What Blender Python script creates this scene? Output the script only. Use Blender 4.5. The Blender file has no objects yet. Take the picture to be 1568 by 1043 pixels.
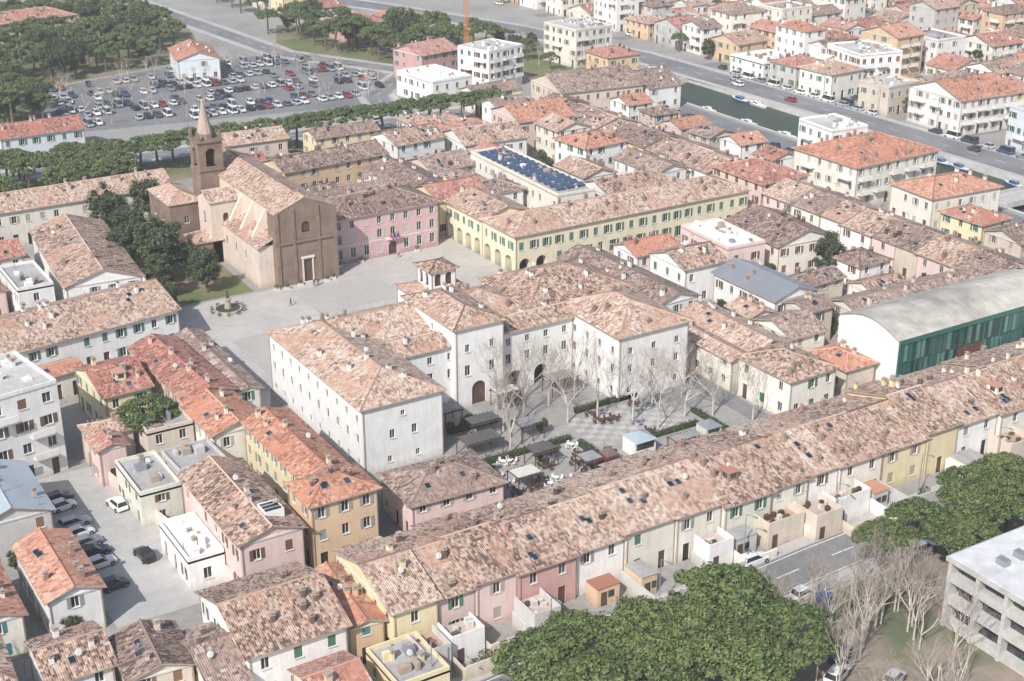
import bpy, math, random
from mathutils import Vector, Matrix
R=random.Random(7)
SC=bpy.context.scene; COL=SC.collection
# ------------------------------------------------ materials
def newmat(n):
    m=bpy.data.materials.new(n);m.use_nodes=True;nt=m.node_tree
    return m,nt,nt.nodes['Principled BSDF']
def N(nt,t,**k):
    n=nt.nodes.new(t)
    for a,b in k.items(): setattr(n,a,b)
    return n
def L(nt,a,b): nt.links.new(a,b)
def ramp(nt,fac,stops):
    r=nt.nodes.new('ShaderNodeValToRGB');e=r.color_ramp.elements
    while len(e)<len(stops): e.new(.5)
    for i,(p,c) in enumerate(stops): e[i].position=p;e[i].color=(*c,1) if len(c)==3 else c
    if fac is not None: L(nt,fac,r.inputs[0])
    return r.outputs[0]
def math_(nt,op,a,b=None):
    n=nt.nodes.new('ShaderNodeMath');n.operation=op
    for i,x in enumerate((a,b)):
        if x is None: continue
        if isinstance(x,(int,float)): n.inputs[i].default_value=x
        else: L(nt,x,n.inputs[i])
    return n.outputs[0]
def mix(nt,f,a,b,bt='MIX'):
    n=nt.nodes.new('ShaderNodeMix');n.data_type='RGBA';n.blend_type=bt
    for s,x in ((n.inputs[0],f),(n.inputs[6],a),(n.inputs[7],b)):
        if isinstance(x,(int,float)): s.default_value=x
        elif isinstance(x,tuple): s.default_value=(*x,1)
        else: L(nt,x,s)
    return n.outputs[2]
def noise(nt,vec,scale,detail=4,rough=.6,w=None):
    n=nt.nodes.new('ShaderNodeTexNoise');n.inputs['Scale'].default_value=scale;n.inputs['Detail'].default_value=detail;n.inputs['Roughness'].default_value=rough
    if w is not None: n.noise_dimensions='4D';L(nt,w,n.inputs['W'])
    if vec is not None: L(nt,vec,n.inputs['Vector'])
    return n.outputs[0]
def roofmat(name,stops,patch,pa=.6):
    m,nt,b=newmat(name)
    uv=N(nt,'ShaderNodeUVMap').outputs[0]
    oi=N(nt,'ShaderNodeObjectInfo').outputs['Random']
    w=math_(nt,'MULTIPLY',oi,97.)
    def cell(a,c):
        sn=N(nt,'ShaderNodeVectorMath',operation='SNAP');L(nt,uv,sn.inputs[0]);sn.inputs[1].default_value=(a,c,1)
        wn=N(nt,'ShaderNodeTexWhiteNoise',noise_dimensions='4D');L(nt,sn.outputs[0],wn.inputs['Vector']);L(nt,w,wn.inputs['W']);return wn.outputs[0]
    w1=cell(.26,.42);w2=cell(.52,.84)
    mp=N(nt,'ShaderNodeMapping');L(nt,uv,mp.inputs[0]);mp.inputs['Scale'].default_value=(1,.5,1)
    n1=noise(nt,mp.outputs[0],2.4,6,.8,w)
    n2=noise(nt,uv,.22,3,.6,w)
    f=math_(nt,'ADD',math_(nt,'MULTIPLY',w1,.6),math_(nt,'MULTIPLY',n1,.7))
    f=math_(nt,'ADD',f,math_(nt,'MULTIPLY',w2,.22))
    f=math_(nt,'ADD',f,math_(nt,'MULTIPLY',math_(nt,'SUBTRACT',n2,.5),.55))
    f=math_(nt,'ADD',math_(nt,'SUBTRACT',f,.42),math_(nt,'MULTIPLY',math_(nt,'FRACT',math_(nt,'MULTIPLY',oi,7.3)),.26))
    c=ramp(nt,f,stops)
    pf=ramp(nt,noise(nt,uv,.16,1,.4,math_(nt,'ADD',w,13.)),[(.58,(0,0,0)),(.62,(1,1,1))])
    c=mix(nt,math_(nt,'MULTIPLY',pf,pa),c,patch)
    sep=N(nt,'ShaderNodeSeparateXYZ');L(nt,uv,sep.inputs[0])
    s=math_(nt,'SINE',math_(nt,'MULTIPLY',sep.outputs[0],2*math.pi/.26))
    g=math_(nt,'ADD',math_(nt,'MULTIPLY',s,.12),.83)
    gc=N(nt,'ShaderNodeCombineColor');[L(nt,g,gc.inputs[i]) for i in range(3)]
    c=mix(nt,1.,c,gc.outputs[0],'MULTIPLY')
    L(nt,c,b.inputs['Base Color']);b.inputs['Roughness'].default_value=.95
    fr=math_(nt,'FRACT',math_(nt,'DIVIDE',sep.outputs[1],.42))
    hh=math_(nt,'ADD',math_(nt,'MULTIPLY',s,.03),math_(nt,'MULTIPLY',fr,.025))
    hh=math_(nt,'ADD',hh,math_(nt,'MULTIPLY',w1,.05))
    bp=N(nt,'ShaderNodeBump');bp.inputs['Strength'].default_value=.7;bp.inputs['Distance'].default_value=1.;L(nt,hh,bp.inputs['Height']);L(nt,bp.outputs[0],b.inputs['Normal'])
    return m
ROOF={
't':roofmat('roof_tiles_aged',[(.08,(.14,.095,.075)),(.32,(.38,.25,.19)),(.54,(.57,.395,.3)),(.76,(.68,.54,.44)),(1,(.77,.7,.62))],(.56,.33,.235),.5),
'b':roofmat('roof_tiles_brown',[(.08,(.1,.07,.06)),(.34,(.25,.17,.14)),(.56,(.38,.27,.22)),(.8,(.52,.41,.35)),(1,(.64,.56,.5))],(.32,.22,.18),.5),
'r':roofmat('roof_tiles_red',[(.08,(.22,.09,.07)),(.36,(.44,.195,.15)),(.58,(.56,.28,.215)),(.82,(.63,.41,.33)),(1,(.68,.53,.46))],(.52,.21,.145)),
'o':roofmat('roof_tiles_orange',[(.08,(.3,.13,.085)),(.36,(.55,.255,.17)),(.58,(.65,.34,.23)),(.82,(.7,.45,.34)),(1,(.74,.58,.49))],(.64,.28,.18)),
}
def simple(name,col,rough=.85,nz=.12,scale=1.5,metal=0):
    m,nt,b=newmat(name)
    tc=N(nt,'ShaderNodeTexCoord').outputs['Object']
    n1=noise(nt,tc,scale,5,.65);n2=noise(nt,tc,scale*.12,3,.5)
    f=math_(nt,'ADD',math_(nt,'MULTIPLY',n1,.6),math_(nt,'MULTIPLY',n2,.6))
    lo=tuple(max(0,c*(1-nz*1.6)) for c in col);hi=tuple(min(1,c*(1+nz)) for c in col)
    L(nt,ramp(nt,f,[(.35,lo),(.8,hi)]),b.inputs['Base Color'])
    b.inputs['Roughness'].default_value=rough;b.inputs['Metallic'].default_value=metal
    return m
def objcol(name,rough=.9,dirt=.11):
    m,nt,b=newmat(name)
    oi=N(nt,'ShaderNodeObjectInfo');tc=N(nt,'ShaderNodeTexCoord').outputs['Object']
    w=math_(nt,'MULTIPLY',oi.outputs['Random'],50.)
    mp=N(nt,'ShaderNodeMapping');L(nt,tc,mp.inputs[0]);mp.inputs['Scale'].default_value=(1,1,.2)
    n1=noise(nt,mp.outputs[0],1.6,6,.75,w);n2=noise(nt,tc,.5,3,.5,w)
    f=ramp(nt,math_(nt,'ADD',math_(nt,'MULTIPLY',n1,.7),math_(nt,'MULTIPLY',n2,.4)),[(.4,(1-dirt*1.6,)*3),(.6,(1,1,1))])
    c=mix(nt,1.,oi.outputs['Color'],f,'MULTIPLY')
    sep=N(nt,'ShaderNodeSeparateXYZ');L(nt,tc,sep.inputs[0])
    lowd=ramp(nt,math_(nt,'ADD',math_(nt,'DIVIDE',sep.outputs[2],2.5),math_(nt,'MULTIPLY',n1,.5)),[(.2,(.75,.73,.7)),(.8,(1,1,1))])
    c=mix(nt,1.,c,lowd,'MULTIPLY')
    L(nt,c,b.inputs['Base Color']);b.inputs['Roughness'].default_value=rough
    return m
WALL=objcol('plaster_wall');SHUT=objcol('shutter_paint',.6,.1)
FLAT=simple('flat_roof_felt',(.36,.35,.34),.9,.25,1.2)
CONC=simple('concrete',(.48,.47,.45),.9,.2,1.);WHITE=simple('white_plaster',(.78,.77,.74),.85,.08)
TRIM=simple('eave_fascia',(.38,.31,.25),.8,.2);STONE=simple('pale_stone',(.62,.6,.56),.85,.15)
DARK=simple('dark_opening',(.03,.028,.026),.9,.3);WOOD=simple('door_wood',(.1,.055,.035),.7,.3,4)
METAL=simple('grey_metal',(.33,.35,.38),.45,.1,1,.4);BLUEMET=simple('blue_grey_sheet_roof',(.4,.46,.5),.5,.12,.8,.1)
GREENP=simple('green_paint',(.04,.15,.12),.5,.15);REDC=simple('red_fabric',(.4,.04,.05),.9,.1);BLUEF=simple('blue_fabric',(.03,.1,.4),.9,.1)
RUBBER=simple('rubber',(.02,.02,.02),.8,.1);BARK=simple('bark',(.16,.11,.08),.95,.4,5);PBARK=simple('pale_bark',(.54,.49,.43),.95,.35,4)
def glassmat():
    m,nt,b=newmat('window_glass');tc=N(nt,'ShaderNodeTexCoord').outputs['Object']
    L(nt,ramp(nt,noise(nt,tc,.7,2),[(.4,(.02,.022,.025)),(.7,(.08,.09,.1))]),b.inputs['Base Color'])
    b.inputs['Roughness'].default_value=.12;return m
GLASS=glassmat()
def paintmat():
    m,nt,b=newmat('car_paint');oi=N(nt,'ShaderNodeObjectInfo');L(nt,oi.outputs['Color'],b.inputs['Base Color'])
    b.inputs['Roughness'].default_value=.25;b.inputs['Coat Weight'].default_value=.5;return m
PAINT=paintmat()
def brickmat():
    m,nt,b=newmat('old_brick');tc=N(nt,'ShaderNodeTexCoord').outputs['Object']
    n=math_(nt,'ADD',math_(nt,'MULTIPLY',noise(nt,tc,4,6,.8),.6),math_(nt,'MULTIPLY',noise(nt,tc,.35,4,.6),.5))
    c=ramp(nt,n,[(.32,(.1,.07,.053)),(.52,(.21,.148,.113)),(.75,(.33,.25,.2))])
    sep=N(nt,'ShaderNodeSeparateXYZ');L(nt,tc,sep.inputs[0])
    s=ramp(nt,math_(nt,'FRACT',math_(nt,'MULTIPLY',sep.outputs[2],2.)),[(.0,(.8,)*3),(.2,(1,)*3)])
    L(nt,mix(nt,1.,c,s,'MULTIPLY'),b.inputs['Base Color']);b.inputs['Roughness'].default_value=.95;return m
BRICK=brickmat()
def groundmat(name,a,b_,sc1,sc2,a2=None):
    m,nt,b=newmat(name);tc=N(nt,'ShaderNodeTexCoord').outputs['Object']
    f=math_(nt,'ADD',math_(nt,'MULTIPLY',noise(nt,tc,sc1,6,.7),.55),math_(nt,'MULTIPLY',noise(nt,tc,sc2,4,.55),.55))
    c=ramp(nt,f,[(.35,a),(.7,b_)])
    if a2: c=mix(nt,ramp(nt,noise(nt,tc,sc2*.6,3,.5),[(.5,(0,)*3),(.6,(1,)*3)]),c,a2)
    L(nt,c,b.inputs['Base Color']);b.inputs['Roughness'].default_value=.93;return m
GROUND=groundmat('ground_paving',(.2,.195,.185),(.36,.345,.325),.9,.06)
ASPH=groundmat('asphalt',(.12,.12,.125),(.24,.24,.245),.7,.06)
PALEC=groundmat('worn_concrete',(.32,.315,.3),(.48,.47,.45),.6,.08)
GRASS=groundmat('grass',(.08,.11,.035),(.18,.19,.085),1.2,.08,(.24,.19,.13))
DIRT=groundmat('bare_earth',(.15,.12,.09),(.31,.26,.21),1.,.08,(.11,.13,.07))
def plazamat():
    m,nt,b=newmat('piazza_slabs');tc=N(nt,'ShaderNodeTexCoord').outputs['Object']
    br=N(nt,'ShaderNodeTexBrick');L(nt,tc,br.inputs[0]);br.inputs['Scale'].default_value=1.
    br.inputs['Color1'].default_value=(.46,.435,.4,1);br.inputs['Color2'].default_value=(.52,.495,.455,1);br.inputs['Mortar'].default_value=(.4,.38,.35,1)
    br.inputs['Mortar Size'].default_value=.02;br.inputs['Brick Width'].default_value=1.2;br.inputs['Row Height'].default_value=.6
    f=ramp(nt,noise(nt,tc,.12,6,.65),[(.35,(.84,)*3),(.65,(1,)*3)])
    L(nt,mix(nt,1.,br.outputs[0],f,'MULTIPLY'),b.inputs['Base Color']);b.inputs['Roughness'].default_value=.8;return m
PLAZA=plazamat()
PBAND=groundmat('piazza_darker_paving',(.35,.33,.31),(.43,.41,.38),.8,.1)
MARK=simple('road_marking',(.68,.68,.66),.8,.15)
def watermat():
    m,nt,b=newmat('canal_water');b.inputs['Base Color'].default_value=(.045,.065,.04,1);b.inputs['Roughness'].default_value=.45;b.inputs['Specular IOR Level'].default_value=.3
    tc=N(nt,'ShaderNodeTexCoord').outputs['Object'];bp=N(nt,'ShaderNodeBump');bp.inputs['Strength'].default_value=.4;L(nt,noise(nt,tc,1.5,4),bp.inputs['Height']);L(nt,bp.outputs[0],b.inputs['Normal']);return m
WATER=watermat()
def leafmat(name,a,b_):
    m,nt,b=newmat(name);g=N(nt,'ShaderNodeNewGeometry');tc=N(nt,'ShaderNodeTexCoord').outputs['Object']
    oi=N(nt,'ShaderNodeObjectInfo').outputs['Random']
    f=math_(nt,'ADD',math_(nt,'MULTIPLY',g.outputs['Random Per Island'],.5),math_(nt,'MULTIPLY',noise(nt,tc,.6,3),.6))
    f=math_(nt,'ADD',f,math_(nt,'MULTIPLY',oi,.15))
    L(nt,ramp(nt,f,[(.25,a),(.9,b_)]),b.inputs['Base Color']);b.inputs['Roughness'].default_value=.75
    return m
PINE=leafmat('pine_needles',(.04,.068,.024),(.15,.19,.06));OAK=leafmat('evergreen_leaves',(.028,.048,.02),(.11,.13,.05));TWIG=simple('winter_twigs',(.38,.32,.27),.95,.25,2)
# ------------------------------------------------ mesh builder
class MB:
    def __init__(s): s.v=[];s.f=[];s.m=[];s.uv=[]
    def face(s,pts,mi=0,uv=None):
        n=len(s.v);s.v+= [tuple(p) for p in pts];s.f.append(tuple(range(n,n+len(pts))));s.m.append(mi)
        s.uv+= uv if uv else [(0,0)]*len(pts)
    def box(s,x0,x1,y0,y1,z0,z1,mi=0,top=None,M=None):
        P=[Vector((x,y,z)) for z in (z0,z1) for y in (y0,y1) for x in (x0,x1)]
        if M: P=[M@p for p in P]
        for k,q in enumerate(((0,1,5,4),(1,3,7,5),(3,2,6,7),(2,0,4,6),(4,5,7,6),(1,0,2,3))):
            s.face([P[i] for i in q],top if (k==4 and top is not None) else mi)
    def cyl(s,c0,c1,r0,r1,n=8,mi=0,cap=True):
        c0=Vector(c0);c1=Vector(c1);d=(c1-c0);
        if d.length<1e-5:return
        d.normalize();a=d.orthogonal().normalized();b=d.cross(a)
        A_=[c0+(a*math.cos(2*math.pi*i/n)+b*math.sin(2*math.pi*i/n))*r0 for i in range(n)]
        B_=[c1+(a*math.cos(2*math.pi*i/n)+b*math.sin(2*math.pi*i/n))*r1 for i in range(n)]
        for i in range(n):
            j=(i+1)%n;s.face([A_[i],A_[j],B_[j],B_[i]],mi)
        if cap: s.face(B_,mi);s.face(A_[::-1],mi)
    def mesh(s,name,mats):
        me=bpy.data.meshes.new(name);me.from_pydata(s.v,[],s.f)
        for m in mats: me.materials.append(m)
        me.polygons.foreach_set('material_index',s.m)
        u=me.uv_layers.new(name='UVMap');u.data.foreach_set('uv',[c for p in s.uv for c in p])
        me.update();return me
    def obj(s,name,mats,parent=None,color=None):
        if not s.f:return None
        return link(name,s.mesh(name,mats),parent,color)
def link(name,me,parent=None,color=None,loc=None,rot=0,sc=None):
    o=bpy.data.objects.new(name,me);COL.objects.link(o)
    if parent: o.parent=parent
    if color: o.color=(*color,1)
    if loc: o.location=loc
    if rot: o.rotation_euler=(0,0,rot)
    if sc: o.scale=sc if isinstance(sc,tuple) else (sc,)*3
    return o
def empty(name,loc,rot=0):
    o=bpy.data.objects.new(name,None);o.empty_display_size=.5;COL.objects.link(o);o.location=loc;o.rotation_euler=(0,0,rot);return o
# ------------------------------------------------ facade with real recessed openings
WM=[WALL,GLASS,WHITE,DARK,WOOD,STONE,BRICK,TRIM]
def facade(mb,sh,o,u,n,W,z0,z1,bands,mi=0,r=R,shp=.6):
    o=Vector(o);u=Vector(u);n=Vector(n);Z=Vector((0,0,1))
    P=lambda x,z,dep=0:o+u*x+Z*z-n*dep
    q=lambda xa,xb,za,zb,m=mi,dep=0: mb.face([P(xa,za,dep),P(xb,za,dep),P(xb,zb,dep),P(xa,zb,dep)],m) if xb-xa>1e-3 and zb-za>1e-3 else None
    z=z0
    for (za,zb,ops) in bands:
        if za>z: q(0,W,z,za)
        x=0
        for (xa,xb,kind) in ops:
            q(x,xa,za,zb);x=xb
            bz,tz=za,zb
            if kind in('arch','archdoor'):
                rr=(xb-xa)/2;sz=zb-rr-.15;cx=(xa+xb)/2;K=8;dep=1.6 if kind=='arch' else .3
                arc=[(cx-rr*math.cos(math.pi*i/K),sz+rr*math.sin(math.pi*i/K)) for i in range(K+1)]
                for i in range(K):
                    a,b=arc[i],arc[i+1]
                    mb.face([P(a[0],a[1]),P(b[0],b[1]),P(b[0],zb),P(a[0],zb)],mi)
                    mb.face([P(a[0],a[1]),P(a[0],a[1],dep),P(b[0],b[1],dep),P(b[0],b[1])],mi)
                mb.face([P(xa,za),P(xa,za,dep),P(xa,sz,dep),P(xa,sz)],mi);mb.face([P(xb,za),P(xb,sz),P(xb,sz,dep),P(xb,za,dep)],mi)
                q(xa,xb,za,zb,3 if kind=='arch' else 4,dep);continue
            if kind=='door': bz=za
            elif kind=='gwin': bz=za+.95
            if bz>za: q(xa,xb,za,bz)
            dep=.2
            mb.face([P(xa,bz),P(xb,bz),P(xb,bz,dep),P(xa,bz,dep)],5)
            mb.face([P(xa,tz),P(xa,tz,dep),P(xb,tz,dep),P(xb,tz)],mi)
            mb.face([P(xa,bz),P(xa,bz,dep),P(xa,tz,dep),P(xa,tz)],mi);mb.face([P(xb,bz),P(xb,tz),P(xb,tz,dep),P(xb,bz,dep)],mi)
            if kind=='door': q(xa,xb,bz,tz,4 if r.random()<.7 else 3,dep);continue
            q(xa,xb,bz,tz,1,dep)
            xm=(xa+xb)/2
            q(xm-.04,xm+.04,bz,tz,2,dep-.03);q(xa,xa+.06,bz,tz,2,dep-.03);q(xb-.06,xb,bz,tz,2,dep-.03);q(xa+.06,xm-.04,tz-.07,tz,2,dep-.03);q(xm+.04,xb-.06,tz-.07,tz,2,dep-.03)
            for (a,b,c,d,e,f_) in ((xa-.1,xb+.1,bz-.1,bz-.01,0.,.12),):
                p=[P(a,c,-e),P(b,c,-e),P(b,d,-e),P(a,d,-e)];k=[P(a,c,-f_),P(b,c,-f_),P(b,d,-f_),P(a,d,-f_)]
                mb.face(k,5);mb.face([k[3],k[2],p[2],p[3]],5)
            if sh is not None and r.random()<shp:
                hw=(xb-xa)/2
                if r.random()<.35: spans=[(xa,xm-.01),(xm+.01,xb)];e0=-.1;e1=-.06
                else: spans=[(xa-hw,xa-.02),(xb+.02,xb+hw)];e0=.01;e1=.06
                for a,b in spans:
                    p=[P(a,bz,-e0),P(b,bz,-e0),P(b,tz,-e0),P(a,tz,-e0)];k=[P(a,bz,-e1),P(b,bz,-e1),P(b,tz,-e1),P(a,tz,-e1)]
                    sh.face(k,0)
                    for i in range(4): sh.face([k[i],p[i],p[(i+1)%4],k[(i+1)%4]],0)
        q(x,W,za,zb);z=zb
    q(0,W,z,z1)
def autobands(W,h,r,pitch=2.9,ww=1.0,doors=True):
    nf=max(1,round(h/3.3));fh=h/nf;n=max(1,int((W-.8)/pitch));st=W/n;bands=[]
    if W<2.2:return []
    for k in range(nf):
        zb=k*fh+min(fh-.5,2.55);za=zb-(1.5 if fh>2.8 else 1.1)
        ops=[]
        for i in range(n):
            if r.random()<.12: continue
            c=(i+.5)*st+r.uniform(-.1,.1)
            if k==0: ops.append((c-.55,c+.55,'door' if (doors and r.random()<.4) else 'gwin'))
            else: ops.append((c-ww/2,c+ww/2,'win'))
        if k==0: za=0.
        bands.append((za,zb,ops))
    return bands
# ------------------------------------------------ roofs
def slab(mb,pts,eave_u,th=.16,mi=0):
    p=[Vector(q) for q in pts];u=Vector(eave_u).normalized();nrm=(p[1]-p[0]).cross(p[-1]-p[0]).normalized();v=nrm.cross(u)
    uv=[((q-p[0]).dot(u)+p[0].x,(q-p[0]).dot(v)+p[0].y) for q in p]
    mb.face(p,mi,uv);n=len(p)
    lo=[q-Vector((0,0,th)) for q in p];mb.face(lo[::-1],1)
    for i in range(n): mb.face([lo[i],lo[(i+1)%n],p[(i+1)%n],p[i]],1)
def roof(mb,wl,w,d,h,typ,k=.34,o=.5):
    e=h-o*k
    if typ=='flat':
        for a in ((0,w,0,.25),(0,w,d-.25,d),(0,.25,.25,d-.25),(w-.25,w,.25,d-.25)): wl.box(*a,h-.3,h+.55,0)
        mb.face([(.25,.25,h+.06),(w-.25,.25,h+.06),(w-.25,d-.25,h+.06),(.25,d-.25,h+.06)],2,[(0,0),(w,0),(w,d),(0,d)])
        return lambda x,y:h+.06
    if typ=='hip':
        m=min(w,d)/2;zr=h+m*k
        if w>=d:
            a=(m,d/2,zr);b=(w-m,d/2,zr)
        else: a=(w/2,m,zr);b=(w/2,d-m,zr)
        c=[(-o,-o,e),(w+o,-o,e),(w+o,d+o,e),(-o,d+o,e)]
        if w>=d:
            slab(mb,[c[0],c[1],b,a],(1,0,0));slab(mb,[c[1],c[2],b],(0,1,0));slab(mb,[c[2],c[3],a,b],(-1,0,0));slab(mb,[c[3],c[0],a],(0,-1,0))
        else:
            slab(mb,[c[0],c[1],a],(1,0,0));slab(mb,[c[1],c[2],b,a],(0,1,0));slab(mb,[c[2],c[3],b],(-1,0,0));slab(mb,[c[3],c[0],a,b],(0,-1,0))
        mb.cyl(a,b,.14,.14,6,0)
        for q,t in ((c[0],a),(c[1],b if w>=d else a),(c[2],b),(c[3],a if w>=d else b)): mb.cyl(q,t,.12,.12,5,0)
        return lambda x,y:h+min(x,w-x,y,d-y)*k
    if typ=='gA':
        zr=h+d/2*k
        slab(mb,[(-o,-o,e),(w+o,-o,e),(w+o,d/2,zr),(-o,d/2,zr)],(1,0,0));slab(mb,[(w+o,d+o,e),(-o,d+o,e),(-o,d/2,zr),(w+o,d/2,zr)],(-1,0,0))
        mb.cyl((-o,d/2,zr),(w+o,d/2,zr),.14,.14,6,0)
        wl.face([(0,d,h),(0,0,h),(0,d/2,zr-.17)],0);wl.face([(w,0,h),(w,d,h),(w,d/2,zr-.17)],0)
        return lambda x,y:h+min(y,d-y)*k
    if typ=='gB':
        zr=h+w/2*k
        slab(mb,[(w+o,-o,e),(w+o,d+o,e),(w/2,d+o,zr),(w/2,-o,zr)],(0,1,0));slab(mb,[(-o,d+o,e),(-o,-o,e),(w/2,-o,zr),(w/2,d+o,zr)],(0,-1,0))
        mb.cyl((w/2,-o,zr),(w/2,d+o,zr),.14,.14,6,0)
        wl.face([(0,0,h),(w,0,h),(w/2,0,zr-.17)],0);wl.face([(w,d,h),(0,d,h),(w/2,d,zr-.17)],0)
        return lambda x,y:h+min(x,w-x)*k
WC={'W':(.82,.81,.79),'C':(.8,.76,.67),'Y':(.79,.69,.44),'O':(.68,.5,.33),'P':(.74,.57,.53),'R':(.6,.36,.33),'G':(.55,.54,.52),'B':(.45,.34,.27),'T':(.64,.56,.47),'N':(.7,.71,.61),'L':(.66,.7,.74)}
SCOL=[(.08,.19,.12),(.08,.19,.12),(.16,.09,.05),(.25,.14,.08),(.45,.45,.43),(.06,.25,.24),(.3,.3,.3),(.42,.36,.3)]
RECTS=[]
def rect(s,t,w,d,rot):
    c,q=math.cos(rot),math.sin(rot);P=[(s,t),(s+w*c,t+w*q),(s+w*c-d*q,t+w*q+d*c),(s-d*q,t+d*c)]
    return (min(p[0] for p in P),max(p[0] for p in P),min(p[1] for p in P),max(p[1] for p in P))
def house(name,s,t,w,d,rot,h,typ,wall,rf,chim=True,pitch=2.9,ww=1.0,shp=.6,bands=None,k=.34,sky=True,r=None,doors=True,wallmi=0,shc=None,reg=True,far=False):
    r=r or random.Random(int(s*131+t*17+w*7));rot=math.radians(rot)
    if reg: RECTS.append(rect(s,t,w,d,rot))
    E=empty(name,(s,t,0),rot)
    wc=WC[wall] if isinstance(wall,str) else wall;j=r.uniform(.88,1.04);wc=tuple(min(.86,c*j) for c in wc)
    wl=MB();rm=MB();sh=MB();ex=MB()
    bands=bands or {}
    for side,(o,u,n,W) in {'f':((0,0,0),(1,0,0),(0,-1,0),w),'r':((w,0,0),(0,1,0),(1,0,0),d),'b':((w,d,0),(-1,0,0),(0,1,0),w),'l':((0,d,0),(0,-1,0),(-1,0,0),d)}.items():
        bd=bands.get(side) or ('none' if far and side in 'rb' else autobands(W,h,r,pitch,ww,doors))
        if bd=='none': bd=[]
        facade(wl,sh,o,u,n,W,0,h,bd,wallmi,r,shp)
    z=roof(rm,wl,w,d,h,typ,k)
    if typ!='flat' and wallmi==0:
        for a in ((-.12,w+.12,-.12,0),(-.12,w+.12,d,d+.12),(-.12,0,0,d),(w,w+.12,0,d)): wl.box(*a,h-.42,h-.18,5)
        if not far:
            for x,y in ((.15,-.14),(w-.25,-.14),(-.14,d-.3)): wl.box(x,x+.1,y,y+.1,0,h-.45,7)
    if 'apart' in name or name=='hotel':
        nf=round(h/3.2)
        for fl in range(1,nf):
            zz=fl*h/nf
            for i in range(int(w/5)):
                if r.random()<.7:
                    x=1+i*5;wl.box(x,x+3.4,-1.2,0,zz-.15,zz,5);wl.box(x,x+3.4,-1.2,-1.12,zz,zz+.95,2)
            for i in range(int(d/6)):
                if r.random()<.6:
                    y=1+i*6;wl.box(-1.2,0,y,y+3.6,zz-.15,zz,5);wl.box(-1.2,-1.12,y,y+3.6,zz,zz+.95,2)
    if chim:
        for _ in range(max(1,int(w*d/45))+r.randint(0,2)):
            x=r.uniform(.8,w-.8);y=r.uniform(.8,d-.8);zz=z(x,y);a=r.uniform(.18,.34);b=r.uniform(.2,.4);H=r.uniform(.5,1.1)
            ex.box(x-a,x+a,y-b,y+b,zz-.4,zz+H,0);ex.box(x-a-.08,x+a+.08,y-b-.08,y+b+.08,zz+H,zz+H+.1,1)
            ex.box(x-a*.7,x-a*.35,y-b*.6,y+b*.6,zz+H+.1,zz+H+.3,1);ex.box(x+a*.35,x+a*.7,y-b*.6,y+b*.6,zz+H+.1,zz+H+.3,1)
            ex.box(x-a-.05,x+a+.05,y-b-.05,y+b+.05,zz+H+.3,zz+H+.38,1)
        if not far:
            for _ in range(r.randint(1,4)): # flue pipes
                x=r.uniform(.5,w-.5);y=r.uniform(.5,d-.5);zz=z(x,y);q=r.uniform(.3,.8);ex.cyl((x,y,zz-.1),(x,y,zz+q),.07,.07,5,2);ex.cyl((x,y,zz+q),(x,y,zz+q+.12),.14,.05,6,1)
        if typ!='flat' and sky and r.random()<.75:
            for _ in range(r.randint(1,3)):
                if typ=='gB' or (typ=='hip' and d>w): x=r.uniform(1.2,w/2-1) if w>5 else w/4;y=r.uniform(2.5,d-2.5) if d>5.5 else d/2;M=Matrix.Translation((x,y,z(x,y)))@Matrix.Rotation(-math.atan(k),4,'Y')
                else: y=r.uniform(1.2,d/2-1) if d>5 else d/4;x=r.uniform(2.5,w-2.5) if w>5.5 else w/2;M=Matrix.Translation((x,y,z(x,y)))@Matrix.Rotation(math.atan(k),4,'X')
                ex.box(-.42,.42,-.55,.55,-.1,.1,2,None,M);ex.box(-.34,.34,-.46,.46,.1,.12,3,None,M)
        if typ in('gA','gB') and not far and w>6 and d>6 and r.random()<.12:
            x,y=w*.5,d*.5
            if typ=='gA': y=d*.24
            else: x=w*.24
            zz=z(x,y)
            ex.box(x-.8,x+.8,y-.8,y+1.2,zz-.6,zz+.95,0);ex.box(x-.95,x+.95,y-.95,y+1.35,zz+.95,zz+1.07,5);ex.box(x-.45,x+.45,y-.83,y-.8,zz+.15,zz+.8,3);ex.box(x-.83,x-.8,y-.4,y+.5,zz+.15,zz+.8,3)
        if r.random()<.65:
            x=w*r.uniform(.3,.7);y=d*r.uniform(.3,.7);zz=z(x,y)
            ex.cyl((x,y,zz-.2),(x,y,zz+2.2),.03,.03,4,2)
            for q in (0,.25,.5,.75): ex.box(x-.4+q*.2,x+.4-q*.2,y+q,y+q+.03,zz+2.1,zz+2.13,2)
        if not far and r.random()<.45:
            x=w*r.uniform(.2,.8);y=d*r.uniform(.2,.8);zz=z(x,y);ex.cyl((x,y,zz-.1),(x,y,zz+.7),.03,.03,4,2);ex.cyl((x,y-.05,zz+.7),(x+.05,y-.16,zz+.76),.4,.38,10,4)
        if typ=='flat':
            for _ in range(r.randint(3,7)):
                x=r.uniform(.6,max(.7,w-2));y=r.uniform(.6,max(.7,d-2));ex.box(x,x+r.uniform(.4,1.6),y,y+r.uniform(.4,1.6),h+.06,h+r.uniform(.3,1.4),r.choice((0,1,2,4)))
    wl.obj('walls',WM,E,wc)
    if isinstance(rf,str): rmm=ROOF.get(rf) or {'g':BLUEMET,'c':CONC,'w':WHITE,'m':METAL}[rf]
    else: rmm=rf
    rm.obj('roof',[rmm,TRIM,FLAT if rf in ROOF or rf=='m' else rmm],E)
    sh.obj('shutters',[SHUT],E,shc or r.choice(SCOL))
    ex.obj('chimneys_and_rooflights',[ROOF['b'] if r.random()<.5 else WALL,TRIM,METAL,GLASS,WHITE,ROOF['r']],E,wc)
    return E
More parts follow.
